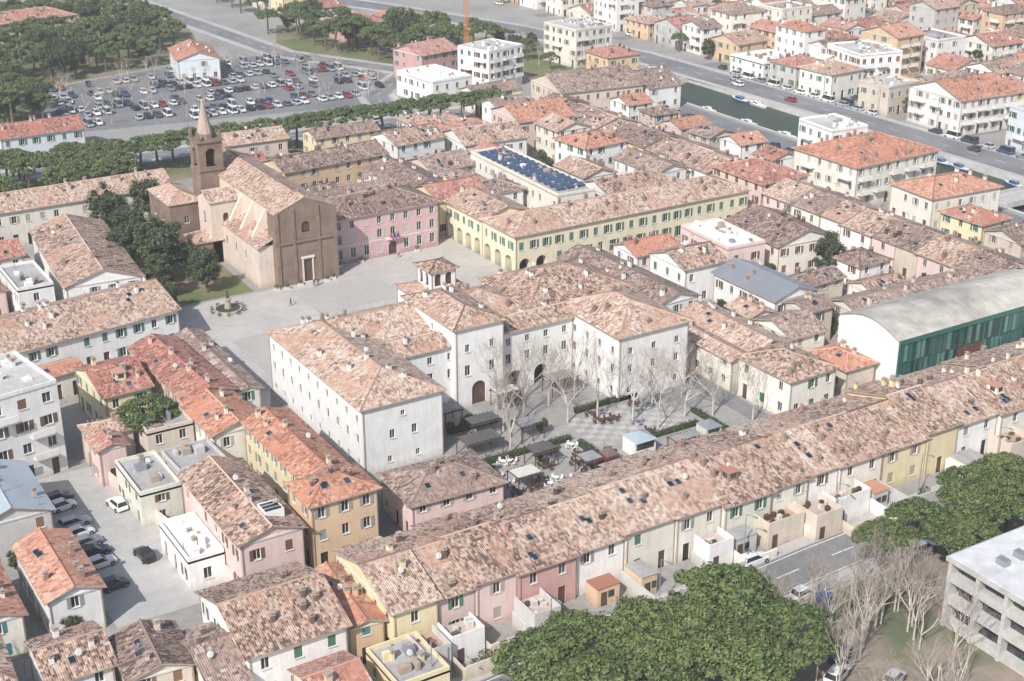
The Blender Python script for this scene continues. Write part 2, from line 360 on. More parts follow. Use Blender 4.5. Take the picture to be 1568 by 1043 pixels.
def row(name,s0,s1,t0,t1,h,axis,walls,roofs,hj=.4,un=(5,9),seed=1,shp=.6):
    r=random.Random(seed);a,b=(s0,s1) if axis=='A' else (t0,t1);x=a;i=0
    while x<b-.5:
        W=r.uniform(*un)
        if b-x-W<3.5: W=b-x
        hh=h+r.uniform(-hj,hj);dd=r.uniform(-.4,.4);wl=walls[i%len(walls)] if isinstance(walls,list) else r.choice(walls)
        rf=r.choice(roofs)
        if axis=='A': house(name,x,t0+dd,W,t1-t0-dd,0,hh,'gA',wl,rf,r=random.Random(r.random()),shp=shp,k=.3)
        else: house(name,s0+dd,x,s1-s0-dd,W,0,hh,'gB',wl,rf,r=random.Random(r.random()),shp=shp,k=.3)
        x+=W;i+=1
# ------------------------------------------------ ground, roads, canal
def strip(name,x0,x1,y0,y1,z,mat):
    mb=MB();mb.face([(x0,y0,z),(x1,y0,z),(x1,y1,z),(x0,y1,z)]);return mb.obj(name,[mat])
def poly(name,pts,z,mat):
    mb=MB();mb.face([(a,b,z) for a,b in pts]);return mb.obj(name,[mat])
CW=(260,280.5)
g=MB();X=[-2500,CW[0],CW[1],3000];Y=[-1500,-200,350,3500]
for i in range(3):
    for j in range(3):
        if i==1 and j==1: continue
        g.face([(X[i],Y[j],0),(X[i+1],Y[j],0),(X[i+1],Y[j+1],0),(X[i],Y[j+1],0)])
g.obj('ground',[GROUND])
mb=MB();mb.face([(260,-200,-1.3),(280.5,-200,-1.3),(280.5,350,-1.3),(260,350,-1.3)]);mb.obj('canal_water',[WATER])
mb=MB()
for x0,x1 in ((259.4,260),(280.5,281)): mb.box(x0,x1,-200,350,-2.5,.2)
mb.box(260,280.5,350,350.6,-2.5,.2);mb.obj('canal_quay_wall',[CONC])
mb=MB();mb.box(259,281.2,206,213,.1,.5);mb.box(259,281.2,205.7,206,.1,1.4);mb.box(259,281.2,213,213.3,.1,1.4);mb.box(270,271,206.5,212.5,-2.5,.1);mb.obj('canal_bridge',[CONC])
def boat(s,t,L_,col):
    m=MB();w=L_*.17;st=[(-L_/2,w*.8,.6),(-L_*.2,w,.55),(L_*.2,w*.9,.65),(L_*.42,w*.4,.85),(L_/2,.03,1.)]
    for i in range(4):
        a,b=st[i],st[i+1]
        for sg in (-1,1): m.face([(sg*a[1]*.6,a[0],-.2),(sg*b[1]*.6,b[0],-.2),(sg*b[1],b[0],b[2]),(sg*a[1],a[0],a[2])],0)
        m.face([(-a[1],a[0],a[2]-.05),(a[1],a[0],a[2]-.05),(b[1],b[0],b[2]-.05),(-b[1],b[0],b[2]-.05)],1)
    m.face([(-w*.48,-L_/2,-.2),(w*.48,-L_/2,-.2),(w*.8,-L_/2,.6),(-w*.8,-L_/2,.6)],0)
    m.box(-w*.55,w*.55,-L_*.15,L_*.18,.55,1.3,0);m.box(-w*.56,w*.56,-L_*.1,L_*.19,.85,1.15,2)
    o=m.obj('moored_boat',[PAINT,STONE,GLASS],None,col);o.location=(s,t,-1.3)
for t in range(140,348,8):
    if R.random()<.6: boat(278.5,t+R.uniform(-2,2),R.uniform(6,9),R.choice([(.8,.8,.8),(.75,.75,.72),(.05,.12,.3),(.8,.8,.8)]))
    if R.random()<.35: boat(262.3,t+R.uniform(-2,2),R.uniform(5,8),(.8,.8,.8))
def road(name,pts,w,z,mat=ASPH,line=True,walk=True,wk=2.):
    mb=MB();ln=MB();kb=MB()
    n=len(pts);P=[Vector(p) for p in pts];nr=[]
    for i in range(n):
        d=(P[min(i+1,n-1)]-P[max(i-1,0)]).normalized();nr.append(Vector((-d.y,d.x)))
    def q(m,i,a,b,z0,z1=None,mi=0):
        A_,B_=P[i],P[i+1];c=[A_+nr[i]*a,B_+nr[i+1]*a,B_+nr[i+1]*b,A_+nr[i]*b]
        m.face([(p.x,p.y,z0) for p in c][::-1],mi)
        if z1 is not None:
            for k in range(4):
                u,v=c[k],c[(k+1)%4];m.face([(u.x,u.y,0),(v.x,v.y,0),(v.x,v.y,z0),(u.x,u.y,z0)],mi)
    for i in range(n-1):
        q(mb,i,-w/2,w/2,z)
        q(ln,i,-w/2+.35,-w/2+.5,z+.01);q(ln,i,w/2-.5,w/2-.35,z+.01)
        if walk:
            for sg in (-1,1):
                a,b=sorted((sg*w/2,sg*(w/2+wk)));q(kb,i,a,b,.13,0)
        Ln=(P[i+1]-P[i]).length;k=int(Ln/9)
        for j in range(k):
            a=P[i].lerp(P[i+1],(j+.1)/k);b=P[i].lerp(P[i+1],(j+.5)/k);nn=nr[i]*.09
            ln.face([(a.x-nn.x,a.y-nn.y,z+.01),(b.x-nn.x,b.y-nn.y,z+.01),(b.x+nn.x,b.y+nn.y,z+.01),(a.x+nn.x,a.y+nn.y,z+.01)])
    mb.obj(name,[mat])
    if line: ln.obj('road_markings',[MARK])
    if walk: kb.obj('pavement_kerb',[PALEC])
road('canal_road',[(205,640),(255,515),(276,450),(287,385),(289,300),(289,-100)],12,.02,wk=1.8)
road('ring_road',[(-60,352),(60,352),(200,350),(232,350)],7,.024)
road('main_street',[(0,113),(60,113),(120,116),(200,118),(258,119)],7,.02)
road('lot_road',[(178,352),(186,380),(210,405),(186,452),(182,500),(170,640)],8,.03)
strip('side_street',138.3,142,142,228,.02,ASPH);strip('side_street',71.5,77.5,142,230,.02,ASPH);strip('side_street',71.5,204,142.2,147,.024,ASPH)
strip('side_street',138,204,218.5,227.5,.028,ASPH);strip('side_street',219,227,120,345,.02,ASPH);strip('canal_road',247,257.5,120,348,.02,ASPH)
for i in range(6): road('residential_road',[(342+i*44,90),(345+i*44,620)],6,.02,line=False)
for i in range(9): strip('residential_road',297,620,150+i*52,156+i*52,.03,ASPH)
poly('piazza',[(72.5,190),(78,203),(138,203),(138,228),(141,228),(141,262),(137,262),(137,251.5),(112,251.5),(112,246),(72.5,246)],.03,PLAZA)
mb=MB()
for x0,x1,y0,y1 in ((80,96,208,226),(99,117,229,243),(118,136,212,226)): mb.face([(x0,y0,.045),(x1,y0,.045),(x1,y1,.045),(x0,y1,.045)])
mb.obj('piazza_paving_panels',[PBAND])
poly('church_garden_lawn',[(74,247),(93,247),(93,285),(74,290)],.05,GRASS)
poly('parking_lot',[(96,385),(175,372),(196,384),(205,420),(186,452),(150,452),(98,440)],.016,ASPH)
poly('yard_asphalt',[(35.5,149),(51,149),(51,170),(45.5,186),(45,192),(35,192)],.02,PALEC)
poly('parkland_grass',[(60,80),(150,80),(150,109.5),(60,109.5)],.012,DIRT)
poly('courtyard_paving',[(91.5,147.5),(138,147.5),(138,182),(91.5,182)],.035,GROUND)
poly('grove_grass',[(60,395),(95,388),(96,441),(148,455),(165,470),(180,530),(175,600),(60,600)],.012,GRASS)
poly('grove_grass',[(192,470),(192,452),(212,405),(262,405),(256,445),(236,500),(205,500)],.012,GRASS)
poly('verge_grass',[(60,325),(200,331),(200,345),(60,346)],.016,GRASS)
poly('verge_grass',[(240,352),(262,352),(275,385),(266,440),(256,440),(240,400)],.016,GRASS)
# ------------------------------------------------ palazzo
def wins(n,W,a,b,ww,kind='win',off=0):
    st=(W-2*off)/n;return (a,b,[(off+(i+.5)*st-ww/2,off+(i+.5)*st+ww/2,kind) for i in range(n)])
PW=(.84,.835,.815)
def palwing(s,t,w,d,h,bands,typ='hip',k=.36,chim=True):
    return house('palazzo',s,t,w,d,0,h,typ,PW,'t',chim,bands=bands,shp=.0,k=k,sky=False)
lf=lambda n,W:[wins(n,W,1.2,2.3,.8),wins(n,W,4.6,6.2,.95),wins(n,W,8.0,9.3,.9)]
palwing(78,168,13.3,34,11,{'f':[wins(2,13.3,1.2,2.2,.7,off=2),wins(2,13.3,5,6.4,.85,off=3),wins(1,13.3,8.3,9.1,.7,off=3)],'l':lf(10,34),'r':lf(7,34),'b':lf(4,13.3)})
palwing(80,188,40,13.95,11,{'l':'none','f':'none','b':lf(12,40),'r':'none'})
palwing(91.3,182,32.7,6.5,10.8,{'f':[(0,3.6,[(2,4.2,'archdoor'),(20,22.6,'arch'),(25,27.6,'arch')]),wins(9,32.7,5,6.6,1.),wins(9,32.7,8.2,9.4,.9)],'l':'none','r':'none','b':'none'},typ='gA')
palwing(100.5,180.5,9,17,14,{'f':[(0,4.2,[(3,5.6,'archdoor')]),wins(2,9,5.4,7.2,1.),wins(2,9,9.5,10.8,.8)],'l':[(11.2,12.4,[(4,4.8,'win'),(9,9.8,'win')])]})
palwing(118,186,20,16,12.3,{'f':'none','l':'none','b':lf(6,20),'r':lf(5,16)})
palwing(124,169,14,18,11.6,{'f':[wins(3,14,1.2,2.3,.8),wins(3,14,4.8,6.2,.9),wins(3,14,8,9.2,.9)],'l':lf(5,18),'r':lf(5,18),'b':'none'})
palwing(106,202,10,9,10.5,{'f':'none'},k=.25)
E=house('bell_turret',109,204,5,5,0,14.6,'hip',PW,'t',False,bands={x:[(11.6,13.9,[(.8,2.1,'archdoor'),(2.9,4.2,'archdoor')])] for x in 'frbl'},shp=0,reg=False)
RECTS.append((70,140,165,232))
# ------------------------------------------------ church
def church():
    E=empty('cathedral',(-1.3,0,0));M=[WALL,GLASS,WHITE,DARK,WOOD,STONE,BRICK];CC_=(.66,.56,.48)
    def blk(x0,x1,y0,y1,h,typ,bands,mi,k=.45,o=.3):
        w2=MB();r2=MB()
        for side,(p,u,n,W) in {'f':((0,0,0),(1,0,0),(0,-1,0),x1-x0),'r':((x1-x0,0,0),(0,1,0),(1,0,0),y1-y0),'b':((x1-x0,y1-y0,0),(-1,0,0),(0,1,0),x1-x0),'l':((0,y1-y0,0),(0,-1,0),(-1,0,0),y1-y0)}.items():
            facade(w2,None,p,u,n,W,0,h,bands.get(side,[]),mi)
        if typ: roof(r2,w2,x1-x0,y1-y0,h,typ,k,o)
        if mi==6: w2.m=[6 if q==0 else q for q in w2.m]
        a=w2.obj('walls',M,E,CC_);a.location=(x0,y0,0)
        b=r2.obj('roof',[ROOF['t'],TRIM,FLAT],E)
        if b:b.location=(x0,y0,0)
    nw=[(10.6,13,[(i*6.6+2.2,i*6.6+3.6,'archdoor') for i in range(6)])]
    blk(100,111,249.5,289,15,'gB',{'l':nw,'r':nw},0)
    blk(99,112,246,249.5,15,'gB',{'f':[(0,4.6,[(5.6,7.4,'door')]),(10.5,12.8,[(5.6,7.4,'archdoor')])]},6,.4,.1)
    blk(96,99.9,247.5,272,8.5,None,{'l':[(4,6,[(i*5+2,i*5+3,'win') for i in range(4)])]},0)
    rm=MB();slab(rm,[(95.6,272,8.3),(95.6,247,8.3),(100,247,10.3),(100,272,10.3)],(0,-1,0));rm.obj('aisle_roof',[ROOF['t'],TRIM,FLAT],E)
    bt=MB()
    for y in (252.5,258.5,264.5): 
        bt.face([(96.8,y,8.7),(100,y,10.2),(100,y,14.2)],0);bt.face([(96.8,y+.9,8.7),(100,y+.9,10.2),(100,y+.9,14.2)],0);bt.face([(96.8,y,8.7),(96.8,y+.9,8.7),(100,y+.9,14.2),(100,y,14.2)],0)
    bt.box(104.3,104.6,245.85,246,0,5.1,1);bt.box(106.4,106.7,245.85,246,0,5.1,1);bt.box(104.1,106.9,245.7,246,5.1,5.5,1);bt.box(104.3,106.7,245.4,246,-.02,.3,1)
    for x in (99,111.2): bt.box(x,x+.8,245.75,246,0,15,2)
    for x in (102.6,107.8): bt.box(x,x+.6,245.8,246,0,15.6,2)
    bt.box(99,112,245.7,246,8.6,9,2)
    bt.obj('buttresses_and_portal',[WALL,STONE,BRICK],E,CC_)
    blk(93.5,99.9,266,273,13,'gA',{'f':[(8,10.5,[(2.6,3.8,'archdoor')])],'l':[(8,10.5,[(2.8,4,'archdoor')])]},0)
    blk(88,95,275,288,11,'hip',{'f':[(1,2.5,[(3,4,'win')]),(6.5,8,[(3,4,'win')])],'l':[(1,2.5,[(3,4,'win'),(8,9,'win')]),(6.5,8,[(3,4,'win'),(8,9,'win')])]},6)
    blk(90,95.5,266,272.5,5,'hip',{},6)
    tw=MB();c=(98.6,280);a=2.6
    x0,x1,y0,y1=c[0]-a,c[0]+a,c[1]-a,c[1]+a
    for (p,u,n) in (((x0,y0,0),(1,0,0),(0,-1,0)),((x1,y0,0),(0,1,0),(1,0,0)),((x1,y1,0),(-1,0,0),(0,1,0)),((x0,y1,0),(0,-1,0),(-1,0,0))):
        facade(tw,None,p,u,n,2*a,0,22.2,[(17.,20.9,[(1.5,3.7,'arch')])],6)
    for z,g in ((16,.2),(22.1,.35)): tw.box(x0-g,x1+g,y0-g,y1+g,z,z+.4,6)
    for dx in (-1,1):
        for dy in (-1,1):
            px,py=c[0]+dx*(a-.3),c[1]+dy*(a-.3);tw.box(px-.3,px+.3,py-.3,py+.3,22.5,23.6,6);tw.cyl((px,py,23.6),(px,py,24.6),.4,.02,4,6)
    tw.cyl((c[0],c[1],22.5),(c[0],c[1],23.6),1.9,1.8,10,6);tw.cyl((c[0],c[1],23.6),(c[0],c[1],30.6),1.65,.1,10,7);tw.cyl((c[0],c[1],30.6),(c[0],c[1],31.8),.05,.03,4,3)
    tw.obj('campanile',M+[simple('spire_tiles',(.42,.34,.28),.9,.25,2)],E)
church();RECTS.append((84,111.5,245,291))
# ------------------------------------------------ town hall, arcaded palace
hb=[(0,3.0,[(i*3.06+1.0,i*3.06+2.1,'gwin') for i in range(4)]+[(12.7,14.6,'archdoor')]+[(i*3.06+1.0,i*3.06+2.1,'gwin') for i in range(5,8)]),wins(8,24.5,4.2,6.0,1.05),wins(8,24.5,7.3,8.8,1.0)]
E=house('town_hall',112.3,252,24.5,13.5,0,9.8,'hip',(.64,.42,.42),'b',bands={'f':hb},shp=1,shc=(.5,.47,.42))
mb=MB()
for i in range(3): mb.cyl((12.9+i*.8,-.1,4),(12.9+i*.8,-1.2,5.2),.03,.03,4,0);mb.face([(12.9+i*.8,-.3,4.2),(12.9+i*.8,-1.2,5.2),(13.2+i*.8,-1.2,3.7),(13.1+i*.8,-.3,3.1)],1+i%2)
mb.box(12,15.4,-.9,0,3.5,3.7,3);mb.box(0,24.5,-.06,0,3.55,3.8,3);mb.obj('flags_and_balcony',[METAL,REDC,BLUEF,STONE],E)
E=house('arcaded_palace',141,228,60,13,0,8.3,'hip',(.77,.69,.5),'t',bands={'f':[(0,3.2,[(1+i*4,3.6+i*4,'arch') for i in range(2)]+[(10+i*3.4,11.2+i*3.4,'gwin') for i in range(14)]),wins(20,60,4.9,6.6,1.05)],'l':[(0,3.6,[(i*4.1+.9,i*4.1+3.5,'arch') for i in range(3)]),wins(4,13,4.9,6.6,1.)]},shp=.8,shc=(.1,.2,.16))
E=house('arcaded_palace',141.1,241.2,12,15,0,8.0,'gB',(.8,.72,.52),'t',bands={'l':[(0,3.6,[(i*3.7+.7,i*3.7+3.2,'arch') for i in range(4)]),wins(5,15,4.9,6.5,1.)]},shp=.8,shc=(.1,.2,.16))
# ------------------------------------------------ surveyed buildings  name s t w d rot h type wall roof
T='''apartment_block 31 191 11 14 10 14 flat W c
warehouse 24 170 10 15 0 7 gB G g
town_house 28 150 6.5 15 0 6 gB W o
town_house 19 149 6 13 0 6 gB C o
town_house 24 134 7 9 0 6 gA W t
town_house 31.5 130 7 8.5 -4 6 gB T b
town_house 43.5 126 12 15 0 7 gA W t
town_house 39 125 4 12 0 5 gA C b
town_house 51 147 8.5 21 0 8 gB P t
town_house 61 148 9.5 7 0 10 hip O o
town_house 64 156 7 22 0 8.5 gB Y o
garage_building 52 172 7 7 2 6 flat G m
garage_building 45.8 170.5 5.8 11 0 5 flat N m
town_house 50 200 7.5 13 3 7 gA Y r
town_house 60 192 8 24 2 7.2 gB P r
town_house 59.5 179 8 12 1 7 gB C o
town_house 68.5 193 4 27 0 6 gB C b
town_house 52 186 7 6 0 6 flat T m
town_house 56 127 4.5 13 -5 5.5 gB O o
town_house 57 116.5 6.5 8 0 3.4 flat Y m
town_house 48 117 6 7.5 0 4.5 gA O r
arched_hall 75.5 148.3 14 10 -3 5.6 hip P b
long_white_house 22.6 221.2 50 17 9 7 gA W t
lean_to_house 28 214.5 24 5 9 4.5 gA C o
town_house 58 250 14 36 -5 7 gB W t
town_house 50 252 6.5 14 0 7 flat W m
town_house 43 272 13 10 0 7 gA C r
town_house 41 256 8 10 6 6 gB P r
long_arcaded_house 20 298 75 12.5 0 8 gA C t
town_house 73 362 21 12 0 7 gA L r
villa 105 506 30 15 10 9 hip Y r
office_house 142 428 13 20 -12 7 gB L o
villa 211 494 20 12 0 6 hip C r
villa 213 452 14 16 5 7 hip R r
villa 230 452 14 16 5 7 hip R r
villa 205 386 15 14 12 9 gA R r
modern_apartment 217 366 15 13 16 12 flat W c
flat_office 194 359 14 19 6 7 flat W w
town_house 200 344 16 9 5 6 gA C b
barn_house 217 326 26 20 -6 8 gA T b
town_house 244 322 11 18 -4 7 gA W b
town_house 115 323 18 10 -3 8 gA T t
town_house 119 291 27 11 5 9 gA O b
town_house 137 314 17 8 0 9 gA Y b
town_house 151 298 14 12 6 9 gA W t
town_house 167 293 17 14 -4 8 gA W t
town_house 190 305 16 16 -4 8 gA P o
town_house 152.5 283 12 12 4 6 gA P b
town_house 167 279 9 12 0 7 gB C r
town_house 138 270 12 20 0 7 gB W b
town_house 139.5 257 12.5 12 0 8 gA Y r
solar_roof_hall 163 246 9.5 40 -2 8 flat C m
town_house 191 289 10 10 0 9 gB C t
town_house 188 272 13 12 5 9 hip W o
town_house 194 252 9 16 2 7 gB W b
town_house 175 243.5 17 12 0 7 gA W t
town_house 178 258 9 12 0 7 gB C t
town_house 144.5 186 9.5 30 2 7 gB W b
town_house 157 209 10.5 8 0 7 gA W o
town_house 158.5 196 10 11 0 8 gA W t
town_house 172 200 9 16 -4 8 flat P w
modern_house 163 176 10 17 0 7.5 gB W m
town_house 177 183 10 6 3 5 gA T b
town_house 184 199 14 18 -5 7 gB C b
town_house 205.5 229 13.5 17 0 8.6 hip P r
hotel 229 224 27 20 2 10 hip C o
apartment_block 243 247 11 13 -5 11 flat W c
town_house 231 203 20 13 -4 8 hip C o
town_house 231 189 9 11 2 6 hip Y r
town_house 157.5 152 6.5 9 0 4.5 hip T o
town_house 143 149.5 10 12 2 7 hip C t
town_house 147 163 8 20 0 6 gB W t
town_house 156.5 164 7.5 10 0 6 gA C b
town_house 142.4 163 4 21 0 5.6 gB C t
town_house 173 142.6 18 3.5 0 4 gA P o
town_house 174 166 30 8 -2 6 gA T b
town_house 46 152.5 4.8 11 0 4 flat W w
apartment_block 258 380 15 17 5 12 flat C c
villa 255 358 12 12 0 8 hip O r
villa 298 335 16 16 0 5 flat W w
villa 297 304 14 13 4 8 hip C t
villa 298 282 13 11 4 8 flat T c
apartment_block 298 256 20 20 -4 10 gA W o
apartment_block 312 308 15 18 -10 11 flat W c
apartment_block 298 222 13 20 -6 11 flat L c'''
for l in T.split('\n'):
    q=l.split();house(q[0],*map(float,q[1:5]),float(q[5]),float(q[6]),q[7],q[8],q[9],pitch=2.7 if 'apart' in q[0] else 2.9,ww=1.3 if 'apart' in q[0] else 1.)
row('row_house',61,102,125.5,141,6.9,'A',['Y','P','P','R','W','C'],'tttt',seed=3)
row('row_house',102,190,125,141.8,7,'A',['C','N','C','W','C','Y','Y','W','C'],'tttt',seed=5)
row('row_house',205,218.5,120,228,7,'B','WCYTPW','tbbt',seed=8)
row('row_house',205,218.5,247,322,7,'B','WCYTPW','tbbt',seed=9)
row('row_house',112,137,268,280,7,'A','CWT','tb',seed=10)
def hall():
    RECTS.append((164,206,147,163));E=empty('glazed_market_hall',(165,148,0));w=MB();W,D,h=40,14,9.2;rr=random.Random(2)
    for i in range(40):
        x=i*1.
        for z0,z1 in ((.4,2.5),(2.62,5.1),(5.22,h-.7)):
            w.face([(x+.1,0.1,z0),(x+.95,0.1,z0),(x+.95,0.1,z1),(x+.1,0.1,z1)],rr.choice((1,1,6,7)) if not (14<=i<=19 and z1<5.2) else 2)
        w.box(x-.05,x+.1,-.05 if i%4==0 else .02,.25,0,h,0 if i%4==0 else 8)
    w.box(0,W,.11,.3,0,h,9)
    w.box(0,W,-.02,.1,2.5,2.62,8);w.box(0,W,-.02,.1,5.1,5.22,8)
    w.box(0,W,-.08,.1,0,.4,3);w.box(0,W,-.1,.1,h-.7,h,0)
    K=8;arc=[(D*i/K,h+1.9*math.sin(math.pi*i/K)) for i in range(K+1)]
    w.face([(0,a,b) for a,b in arc][::-1]+[(0,0,0),(0,D,0)],4);w.face([(W,a,b) for a,b in arc]+[(W,D,0),(W,0,0)],4)
    w.face([(W,D,0),(0,D,0),(0,D,h),(W,D,h)],4)
    for i in range(K):
        a,b=arc[i],arc[i+1];w.face([(-.4,a[0],a[1]+.1),(W+.4,a[0],a[1]+.1),(W+.4,b[0],b[1]+.1),(-.4,b[0],b[1]+.1)],5)
    for i in range(1,20): 
        for j in range(K):
            a,b=arc[j],arc[j+1];w.face([(i*2,a[0],a[1]+.14),(i*2+.12,a[0],a[1]+.14),(i*2+.12,b[0],b[1]+.14),(i*2,b[0],b[1]+.14)],3)
    w.obj('hall_body',[GREENP,simple('green_glass',(.05,.13,.12),.12,.3),simple('rust_panels',(.2,.07,.055),.6,.2),CONC,WHITE,simple('weathered_sheet_roof',(.46,.435,.38),.8,.4,.3),simple('green_glass_pale',(.13,.25,.22),.15,.3),simple('green_glass_dark',(.02,.06,.055),.1,.3),simple('green_mullion',(.03,.09,.075),.5),DARK],E)
hall()
def school():
    RECTS.append((119,160,60,100));E=empty('concrete_office_building',(121.5,97,0));m=MB();W,h=32,9.6
    m.box(.8,W,-34,-.8,0,h-.5,1)
    m.box(-.6,W+.5,-34.5,.6,h-.6,h,0);m.box(-.3,W+.2,-34.2,.3,h,h+.1,2)
    for z in (0.1,3.3,6.3): m.box(-.3,.8,-34,.3,z,z+1.1,0);m.box(.8,W,-.8,.3,z,z+1.1,0)
    for i in range(9): m.box(-.45,.8,-i*4.2-.25,-i*4.2+.25,0,h-.6,0)
    for i in range(8): m.box(i*4.2+.6,i*4.2+1.1,-.3,.45,0,h-.6,0)
    m.box(8,14,-16,-8,h+.1,h+1.8,0);m.box(18,21,-8,-5,h+.1,h+1.2,3);m.box(6,9,-24,-21,h+.1,h+.8,3)
    for i in range(5): m.box(3+i*3,4+i*3,-5,-3.6,h+.1,h+.9,3);m.cyl((4+i*3,-11,h+.1),(4+i*3,-11,h+1.1),.25,.25,8,3)
    m.obj('frame',[CONC,GLASS,simple('pale_roof_membrane',(.6,.6,.6),.8,.22,.5),METAL],E)
school()
mb=MB()
for i in range(3):
    for j in range(14):
        x=164.8+i*2.6;y=249+j*2.5;M=Matrix.Translation((x,y,8.4))@Matrix.Rotation(.25,4,'X');mb.box(0,2.2,0,1.6,0,.06,0,None,M)
mb.obj('solar_panels',[simple('solar_cells',(.06,.09,.16),.25,.2,3)])
# ------------------------------------------------ infill houses
def fill(x0,x1,y0,y1,step,names,walls,roofs,hs,seed,prob=.85,size=(8,12),types=('gA','gB','hip'),skip=None,far=False):
    r=random.Random(seed);y=y0
    while y<y1:
        x=x0
        while x<x1:
            w,d=r.uniform(*size),r.uniform(*size);rot=r.uniform(-4,4);px,py=x+r.uniform(0,1.5),y+r.uniform(0,1.5)
            q=rect(px,py,w,d,math.radians(rot));x+=step
            if r.random()>prob or q[1]>x1+2 or q[3]>y1+2: continue
            if skip and (skip(px,py) or skip(px+w,py+d)): continue
            if any(q[0]<b[1]+.3 and q[1]>b[0]-.3 and q[2]<b[3]+.3 and q[3]>b[2]-.3 for b in RECTS): continue
            house(r.choice(names),px,py,w,d,rot,r.choice(hs),r.choice(types),r.choice(walls),r.choice(roofs),r=random.Random(r.random()),far=far)
        y+=step
inner=(('town_house',),'WWWCCYPT','tttbbr')
fill(143,204,148,218,4.3,*inner,(4,6,7),21,1,(5.5,9));fill(139,204,244,330,4.5,*inner,(6,7,7,8),22,1,(6,10))
fill(112,140,280,330,4.5,*inner,(6,7),23,1,(6,10));fill(0,57,248,297,4.5,*inner,(6,7),24,.9,(7,11));fill(0,32,120,222,5,*inner,(6,7,8),25,1,(7,11))
fill(44,70,168,220,4,*inner,(4,5,6),26,1,(4,7));fill(228,245,122,222,6,('villa','town_house'),'WWCYPT','orbt',(6,7),27,1,(8,12));fill(228,240,245,320,6,('town_house',),'WWCPT','orbt',(5,6),30,1,(7,10))
isroad=lambda x,y:((x-297-(y-90)/177)%44>41 or (x-297-(y-90)/177)%44<3 and x>303) or ((y-150)%52<7) or (y>380 and x<300) or (y>500 and x<300)
fill(298,600,110,620,6,('villa','villa','villa','apartment_block'),'WWWWCCCYPGTO','orrrttbb',(4,6,7,7,9,10,13),28,1,(8,16),('hip','gA','gB','gA','flat'),isroad,True)
fill(212,262,400,640,10,('villa',),'WCYPR','orr',(6,7,9),29,.8,(9,13),('hip','gA','gB'),lambda x,y:x>205+ (640-y)*.38-14 or y<505)
# ------------------------------------------------ trees
def leaves(mb,c,rad,n,r,size,flat=1.,mi=1):
    for _ in range(n):
        d=Vector((r.gauss(0,1),r.gauss(0,1),r.gauss(0,1))).normalized()
        p=Vector(c)+Vector((d.x*rad,d.y*rad,d.z*rad*flat))*r.uniform(.75,1.1)
        nn=(d+Vector((r.gauss(0,.45),r.gauss(0,.45),r.gauss(0,.45)+.3))).normalized();a=nn.orthogonal().normalized();b=nn.cross(a);t=r.uniform(0,6.28);a,b=a*math.cos(t)+b*math.sin(t),b*math.cos(t)-a*math.sin(t)
        s=size*r.uniform(.6,1.3);mb.face([p-a*s-b*s*.5,p+a*s*.9-b*s*.4,p+a*s*.3+b*s*.8],mi)
def pine(seed,rad=5.,H=10.,n=115,ln=85,ls=.2):
    r=random.Random(seed);mb=MB();tz=H-2.6
    pts=[(0,0,0),(r.uniform(-.3,.3),r.uniform(-.3,.3),tz*.5),(r.uniform(-.5,.5),r.uniform(-.5,.5),tz)]
    mb.cyl(pts[0],pts[1],.36,.29,8,0);mb.cyl(pts[1],pts[2],.29,.2,8,0)
    lob=[r.uniform(.8,1.15) for _ in range(9)]
    for i in range(n):
        a=r.uniform(0,6.283);q=math.sqrt(r.random());la=a/6.283*9;k=lob[int(la)%9]*(1-la%1)+lob[(int(la)+1)%9]*(la%1)
        R_=rad*k*q*.93;z=H-.9-2.3*q*q+r.uniform(-.4,.4);c=(math.cos(a)*R_,math.sin(a)*R_,z)
        cr=r.uniform(.5,1.)*rad/5*(1.15 if n<60 else 1)
        leaves(mb,c,cr,ln,r,ls,.65)
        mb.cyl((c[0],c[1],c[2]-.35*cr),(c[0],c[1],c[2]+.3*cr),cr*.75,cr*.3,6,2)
        if i%5==0: mb.cyl(pts[2] if q>.3 else pts[1],(c[0],c[1],z-.5),.12,.05,4,0,False)
    return mb.mesh('stone_pine_mesh',[BARK,PINE,simple('crown_light_blocker%d'%seed,(.025,.04,.015),.9,.2)])  # last material: dark solid core added in each needle clump to block light
def oak(seed,rad=4.,H=11.):
    r=random.Random(seed);mb=MB();mb.cyl((0,0,0),(0,0,H*.5),.32,.2,7,0)
    for i in range(62):
        d=Vector((r.gauss(0,1),r.gauss(0,1),r.gauss(0,1))).normalized();q=r.uniform(.45,1)
        c=(d.x*rad*q*.85,d.y*rad*q*.85,H*.58+d.z*H*.36*q);cr=r.uniform(.7,1.2)
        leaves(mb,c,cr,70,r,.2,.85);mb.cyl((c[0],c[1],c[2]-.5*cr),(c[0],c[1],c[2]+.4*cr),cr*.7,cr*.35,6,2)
        if i%5==0: mb.cyl((0,0,H*.35),c,.1,.04,4,0,False)
    return mb.mesh('evergreen_tree_mesh',[BARK,OAK,simple('leaf_light_blocker%d'%seed,(.018,.028,.012),.9,.2)])  # last material: dark cores added behind the leaves so light cannot pass through
def bare(seed,H=12.):
    r=random.Random(seed);mb=MB()
    def br(p,d,l,rad,lv):
        q=p+d*l;mb.cyl(p,q,rad,rad*.68,6 if lv<2 else 3,0 if lv<4 else 1,False)
        if lv>=6: return
        for _ in range(r.choice((2,3)) if lv else 4):
            nd=(d+Vector((r.gauss(0,.34),r.gauss(0,.34),r.gauss(.2,.2)))).normalized();br(q,nd,l*r.uniform(.62,.86),rad*.6,lv+1)
    br(Vector((0,0,0)),Vector((0,0,1)),H*.27,.18,0)
    return mb.mesh('bare_tree_mesh',[PBARK,TWIG])
PM=[pine(i) for i in range(4)];PMf=[pine(20+i,5,10,44,75,.24) for i in range(3)];OM=[oak(i) for i in range(3)];BM=[bare(i) for i in range(5)]
